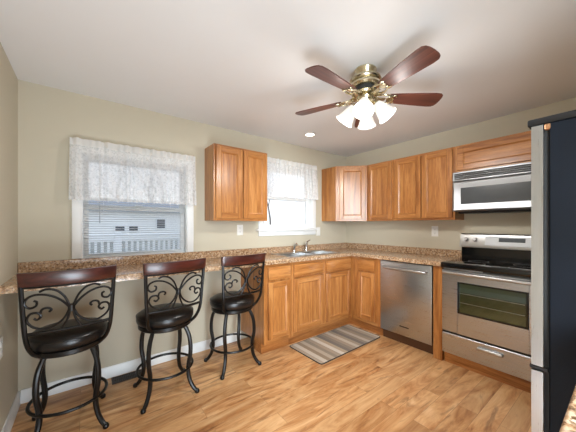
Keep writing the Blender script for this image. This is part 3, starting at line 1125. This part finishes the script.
# ------------------------------------------------------------------ rug
rg = thing('rug', 'striped grey and beige kitchen mat on the floor before the sink cabinet', 'rug', (-0.97, -0.69, 0), math.radians(1.0))
b = MB()
def rrect(hx, hy, r, n=6):
    p = []
    for cxx, cyy, a in ((hx - r, hy - r, 0), (-hx + r, hy - r, PI / 2), (-hx + r, -hy + r, PI), (hx - r, -hy + r, 1.5 * PI)):
        for k in range(n + 1):
            p.append((cxx + r * math.cos(a + k * PI / 2 / n), cyy + r * math.sin(a + k * PI / 2 / n)))
    return p
b.prism(rrect(0.470, 0.228, 0.022), 0.001, 0.009)
obj('woven_field', b, rug_weave, rg)
p = rrect(0.474, 0.232, 0.026)
obj('binding', MB().tube([(x, y, 0.0055) for x, y in p], 0.005, 6, closed=True), rug_edge, rg)

# ------------------------------------------------------------------ outlets, switch, floor vent
def plate(name, label, cat, loc, rot, kind):
    t = thing(name, label, cat, loc, rot)
    obj('cover_plate', MB().box(-0.036, 0.036, -0.006, -0.0005, -0.058, 0.058, 0.003, 2), white_plastic, t)
    if kind == 'outlet':
        for z in (-0.021, 0.021):
            s = obj('receptacle', MB().box(-0.015, 0.015, -0.008, -0.0058, z - 0.013, z + 0.013, 0.002, 1), white_plastic, t)
            b = MB()
            b.box(-0.007, -0.005, -0.0084, -0.0078, z - 0.002, z + 0.006)
            b.box(0.005, 0.007, -0.0084, -0.0078, z - 0.002, z + 0.006)
            b.box(-0.002, 0.002, -0.0084, -0.0078, z - 0.009, z - 0.005)
            obj('slots', b, slot_dark, s)
    else:
        obj('toggle', MB().box(-0.014, 0.014, -0.009, -0.0058, -0.028, 0.028, 0.002, 1), white_plastic, t)
    return t
plate('wall_outlet', 'white outlet on the window wall under the two-door cabinet', 'outlet', (-1.771, 0, 1.205), 0, 'outlet')
plate('light_switch', 'white switch plate right of the sink window sill', 'switch', (-0.582, 0, 1.172), 0, 'switch')
plate('wall_outlet', 'white outlet above the counter left of the stove', 'outlet', (0, -1.279, 1.19), R90, 'outlet')
plate('wall_outlet', 'white outlet low on the left wall beside the first stool', 'outlet', (XL, -0.487, 0.572), PI / 2, 'outlet')

vt = thing('floor_vent', 'dark metal floor vent by the baseboard between first and second stools', 'vent', (-2.845, -0.085, 0))
obj('frame', rect_frame(MB(), -0.11, 0.11, -0.055, 0.055, 0.012, 0, 0.005, 0.001).xf(Matrix(((1, 0, 0, 0), (0, 0, 1, 0), (0, 1, 0, 0.0005), (0, 0, 0, 1)))), vent_metal, vt)
b = MB()
for k in range(15):
    x = -0.088 + k * 0.0126
    b.box(x - 0.0022, x + 0.0022, -0.043, 0.043, 0.001, 0.0045)
b.box(-0.098, 0.098, -0.003, 0.003, 0.001, 0.0048)
obj('louvers', b, vent_metal, vt)
obj('duct_opening', MB().box(-0.099, 0.099, -0.0435, 0.0435, 0.0001, 0.0008), slot_dark, vt)

# ------------------------------------------------------------------ bar stools
def make_stool():
    t = thing('bar_stool', '', 'stool')
    # legs
    prof = [(0.148, 0.512), (0.165, 0.480), (0.188, 0.430), (0.200, 0.365), (0.200, 0.290), (0.186, 0.215), (0.183, 0.150), (0.198, 0.085), (0.228, 0.035), (0.252, 0.014)]
    for k in range(4):
        a = PI / 4 + k * PI / 2
        pts = spline([(r * math.cos(a), r * math.sin(a), z) for r, z in prof], 4)
        rs = [0.0135 + 0.002 * math.sin(PI * i / (len(pts) - 1)) for i in range(len(pts))]
        lg = obj('leg', MB().tube(pts, rs, 10), wrought, t)
        obj('foot_cap', MB().lathe([(0.0, 0.0), (0.014, 0.0), (0.0175, 0.006), (0.0175, 0.018), (0.012, 0.026), (0.0, 0.027)], 14, None, 0.254 * math.cos(a), 0.254 * math.sin(a), 0), wrought, lg)
    obj('foot_ring', MB().tube([(0.192 * math.cos(2 * PI * k / 48), 0.192 * math.sin(2 * PI * k / 48), 0.185) for k in range(48)], 0.0095, 8, closed=True), wrought, t)
    # apron ring + swivel
    obj('seat_ring', MB().lathe([(0.14, 0.500), (0.178, 0.500), (0.186, 0.508), (0.186, 0.530), (0.178, 0.536), (0.14, 0.536), (0.14, 0.500)], 48), wrought, t)
    obj('swivel_plate', MB().lathe([(0.0, 0.505), (0.139, 0.505), (0.139, 0.531), (0.0, 0.531)], 32), wrought, t)
    st_ = obj('seat', MB().lathe([(0.0, 0.537), (0.182, 0.537), (0.193, 0.545), (0.199, 0.562), (0.199, 0.585), (0.193, 0.600), (0.178, 0.612), (0.14, 0.622), (0.08, 0.627), (0.0, 0.629)], 56), leather, t)
    obj('piping', MB().tube([(0.197 * math.cos(2 * PI * k / 56), 0.197 * math.sin(2 * PI * k / 56), 0.594) for k in range(56)], 0.004, 6, closed=True), leather, st_)
    # back
    def by(x, z):
        lean = -0.160 - 0.032 * (z - 0.60) / 0.33
        return lean - 0.042 * (1 - (x / 0.22) ** 2)
    for s in (-1, 1):
        pts = spline([(s * 0.140, -0.118, 0.520), (s * 0.172, -0.142, 0.560), (s * 0.190, by(0.19, 0.64), 0.64), (s * 0.200, by(0.2, 0.78), 0.78), (s * 0.208, by(0.208, 0.942), 0.942)], 5)
        obj('back_post', MB().tube(pts, 0.0115, 8), wrought, t)
    def bar(z, r):
        return MB().tube([(x, by(x, z), z) for x in [(-0.192 + 0.384 * k / 16) for k in range(17)]], r, 8)
    obj('lower_rail', bar(0.668, 0.0095), wrought, t)
    obj('upper_rail', MB().tube([(x, by(x, 0.925), 0.925) for x in [(-0.210 + 0.420 * k / 16) for k in range(17)]], 0.007, 8), wrought, t)
    # wooden top rail
    b = MB()
    N = 20
    vs = []
    for k in range(N + 1):
        x = -0.222 + 0.444 * k / N
        for z, dx in ((0.930, 0.985), (1.006, 1.0)):
            y = by(x, z)
            vs += [(x * dx, y - 0.013, z - 0.004 * 0), (x * dx, y + 0.013, z)]
    fs = []
    for k in range(N):
        a, c = k * 4, k * 4 + 4
        fs += [(a, c, c + 2, a + 2), (a + 1, a + 3, c + 3, c + 1), (a + 2, c + 2, c + 3, a + 3), (a, a + 1, c + 1, c)]
    fs += [(0, 2, 3, 1), (N * 4, N * 4 + 1, N * 4 + 3, N * 4 + 2)]
    b.add(vs, fs)
    bm = bmesh.new()
    vv = [bm.verts.new(v) for v in b.v]
    for f in b.f:
        bm.faces.new([vv[i] for i in f])
    bmesh.ops.recalc_face_normals(bm, faces=bm.faces[:])
    bmesh.ops.bevel(bm, geom=[e for e in bm.edges if e.calc_face_angle(0) > 0.9], offset=0.004, segments=2, affect='EDGES', profile=0.5)
    obj('top_rail', MB().bm(bm), cherry, t)
    # scrolls (right-hand shapes, mirrored)
    hz = 0.790
    curves = [
        [(0.006, 0.008), (0.030, 0.070), (0.062, 0.108), (0.100, 0.120), (0.128, 0.108)],
        [(0.008, 0.004), (0.045, 0.052), (0.090, 0.084), (0.140, 0.094), (0.175, 0.078), (0.184, 0.046), (0.166, 0.024), (0.142, 0.032), (0.138, 0.054), (0.150, 0.062)],
        [(0.008, -0.004), (0.030, -0.055), (0.072, -0.092), (0.118, -0.100), (0.158, -0.078), (0.176, -0.042), (0.164, -0.010), (0.136, -0.006), (0.122, -0.026), (0.136, -0.044), (0.150, -0.036)],
        [(0.126, -0.016), (0.118, 0.010), (0.096, 0.016), (0.082, 0.004), (0.090, -0.008)],
        [(0.004, -0.004), (0.016, -0.060), (0.040, -0.115)],
    ]
    for cv in curves:
        for s in (-1, 1):
            pts = spline([(s * u * 1.05, by(s * u, hz + v), hz + v) for u, v in cv], 5)
            obj('scroll', MB().tube(pts, 0.0062, 7), wrought, t)
    obj('scroll_collar', MB().tube([(0, by(0, hz - 0.018), hz - 0.018), (0, by(0, hz + 0.018), hz + 0.018)], 0.017, 12), wrought, t)
    return t
s1 = make_stool()
SG = 'swivel bar stools along the counter'
s2 = copy_tree(s1)
s3 = copy_tree(s1)
for s, x, y, rz, sw, lb in ((s1, -3.200, -0.460, 0, 4, 'nearest bar stool with black seat and scroll back beside the left wall'),
                        (s2, -2.634, -0.458, 0, 9, 'middle bar stool with black seat and scroll back under the slatted window'),
                        (s3, -2.057, -0.410, 1, 5, 'bar stool with black seat and scroll back beside the end of the oak cabinets')):
    s.location = (x, y, 0)
    s.rotation_euler = (0, 0, math.radians(rz))
    for ch in s.children:           # seat and back swivel on the legs
        if not ch.name.startswith(('leg', 'foot_ring')):
            ch.rotation_euler = (0, 0, math.radians(sw))
    tag(s, lb, 'stool', SG)

# ------------------------------------------------------------------ recessed light
rc = thing('recessed_light', 'round recessed ceiling light near the sink window', 'light', (-1.105, -0.411, ZC))
obj('trim_ring', MB().lathe([(0.046, -0.001), (0.070, -0.001), (0.072, -0.004), (0.066, -0.008), (0.048, -0.006), (0.046, -0.001)], 36), white_plastic, rc)
obj('lens', MB().lathe([(0.0, -0.004), (0.045, -0.003), (0.0475, -0.001), (0.0, -0.0008)], 32), can_glow, rc)
sd = bpy.data.lights.new('recessed_lamp', 'SPOT')
sd.energy = CAN_POWER
sd.color = (1.0, 0.86, 0.66)
sd.spot_size = math.radians(130)
sd.spot_blend = 0.7
sd.shadow_soft_size = 0.045
so = bpy.data.objects.new('recessed_lamp', sd)
COL.objects.link(so)
so.parent = rc
so.location = (0, 0, -0.015)

# ------------------------------------------------------------------ ceiling fan
fan = thing('ceiling_fan', 'brass ceiling fan with five mahogany blades and four lit glass shades', 'fan', (-1.652, -1.556, ZC))
obj('canopy', MB().lathe([(0.0, -0.0008), (0.070, -0.0008), (0.073, -0.0084), (0.062, -0.0338), (0.058, -0.0439), (0.0, -0.0439)], 36), brass, fan)
mh = obj('motor_housing', MB().lathe([(0.0, -0.0444), (0.058, -0.0444), (0.082, -0.0507), (0.098, -0.0608), (0.102, -0.0727), (0.096, -0.0811), (0.086, -0.0845), (0.090, -0.0913),
     (0.098, -0.098), (0.098, -0.1099), (0.088, -0.1183), (0.080, -0.1234), (0.0, -0.1234)], 44), brass, fan)
obj('vent_band', MB().lathe([(0.0, -0.1238), (0.068, -0.1238), (0.072, -0.1436), (0.066, -0.1572), (0.0, -0.1572)], 36), slot_dark, fan)
obj('flywheel', MB().lathe([(0.0, -0.1576), (0.084, -0.1576), (0.088, -0.1639), (0.080, -0.1741), (0.0, -0.1741)], 40), brass, fan)
zb = -0.181
for k in range(5):
    a = math.radians(39 + 72 * k)
    rot = Matrix.Rotation(a, 4, 'Z') @ Matrix.Translation((0, 0, zb)) @ Matrix.Rotation(math.radians(-12), 4, 'X')
    # blade outline: narrow at the root, rounded at the tip
    pl = [(0.155, -0.040), (0.20, -0.046), (0.34, -0.058), (0.455, -0.0655), (0.490, -0.063), (0.506, -0.051), (0.513, -0.030), (0.515, 0.0)]
    pl += [(x, -y) for x, y in pl[-2::-1]]
    bm = bmesh.new()
    lo = [bm.verts.new((x, y, -0.003)) for x, y in pl]
    hi = [bm.verts.new((x, y, 0.003)) for x, y in pl]
    bm.faces.new(lo[::-1])
    bm.faces.new(hi)
    for i in range(len(pl)):
        j = (i + 1) % len(pl)
        bm.faces.new((lo[i], lo[j], hi[j], hi[i]))
    b = MB().bm(bm)
    # spin grain to blade direction by building the mesh along X and rotating the object
    bo = obj('blade', b, blade_wood, fan)
    bo.matrix_local = rot
    ib = MB()
    for s in (-1, 1):
        ib.tube(spline([(0.070, 0.010 * s, 0.010), (0.100, 0.034 * s, -0.004), (0.135, 0.042 * s, -0.009), (0.172, 0.028 * s, -0.0085), (0.190, 0.004 * s, -0.008)], 5), 0.0065, 8)
        ib.tube(spline([(0.172, 0.028 * s, -0.008), (0.190, 0.036 * s, -0.007), (0.202, 0.028 * s, -0.007)], 4), 0.006, 8)
    ib.box(0.066, 0.135, -0.013, 0.013, -0.012, -0.002, 0.003, 1)
    ib.lathe([(0.0, -0.0075), (0.02, -0.0075), (0.024, -0.0035), (0.024, -0.0032)], 16, None, 0.165, 0, 0)
    ib.xf(Matrix.Identity(4))
    obj('blade_iron', ib, brass, bo)
obj('switch_housing', MB().lathe([(0.0, -0.1735), (0.050, -0.1735), (0.056, -0.183), (0.050, -0.203), (0.060, -0.213), (0.060, -0.223), (0.040, -0.237), (0.018, -0.252), (0.0, -0.257)], 32), brass, fan)
for k in range(4):
    a = math.radians(-58 + 90 * k)
    el = math.radians(38)
    ax = Vector((math.cos(a) * math.sin(el), math.sin(a) * math.sin(el), -math.cos(el)))
    c0 = Vector((math.cos(a) * 0.066, math.sin(a) * 0.066, -0.229))
    q = ax.to_track_quat('Z', 'Y').to_matrix().to_4x4()
    mt = Matrix.Translation(c0) @ q
    sh = obj('lamp_shade', MB().lathe([(0.020, 0.004), (0.028, 0.010), (0.034, 0.030), (0.041, 0.055), (0.047, 0.080), (0.055, 0.103), (0.064, 0.120), (0.062, 0.121), (0.053, 0.104), (0.045, 0.080), (0.039, 0.055), (0.032, 0.030), (0.024, 0.010)], 32, mt), shade_glow, fan, 80)
    obj('bulb', MB().lathe([(0.0, 0.020), (0.012, 0.024), (0.020, 0.045), (0.022, 0.060), (0.014, 0.075), (0.0, 0.080)], 16, mt), bulb_glow, sh)
    ld = bpy.data.lights.new('fan_bulb_lamp', 'POINT')
    ld.energy = BULB_POWER
    ld.color = (1.0, 0.98, 0.94)
    ld.shadow_soft_size = 0.05
    lo_ = bpy.data.objects.new('fan_bulb_lamp', ld)
    COL.objects.link(lo_)
    lo_.parent = fan
    lo_.location = c0 + ax * 0.150
    sd_ = bpy.data.lights.new('fan_spot_lamp', 'SPOT')
    sd_.energy = SPOT_POWER
    sd_.color = (1.0, 0.97, 0.92)
    sd_.spot_size = math.radians(150)
    sd_.spot_blend = 0.6
    sd_.shadow_soft_size = 0.045
    so_ = bpy.data.objects.new('fan_spot_lamp', sd_)
    COL.objects.link(so_)
    so_.parent = fan
    so_.matrix_local = Matrix.Translation(c0 + ax * 0.130) @ ax.to_track_quat('-Z', 'Y').to_matrix().to_4x4()
    arm = MB().tube([Vector((math.cos(a) * 0.045, math.sin(a) * 0.045, -0.215)), c0 + ax * 0.004], 0.010, 10)
    arm.lathe([(0.0, -0.012), (0.018, -0.010), (0.026, 0.004), (0.027, 0.014), (0.025, 0.014), (0.0, 0.003)], 20, mt)
    obj('lamp_arm', arm, brass, fan)
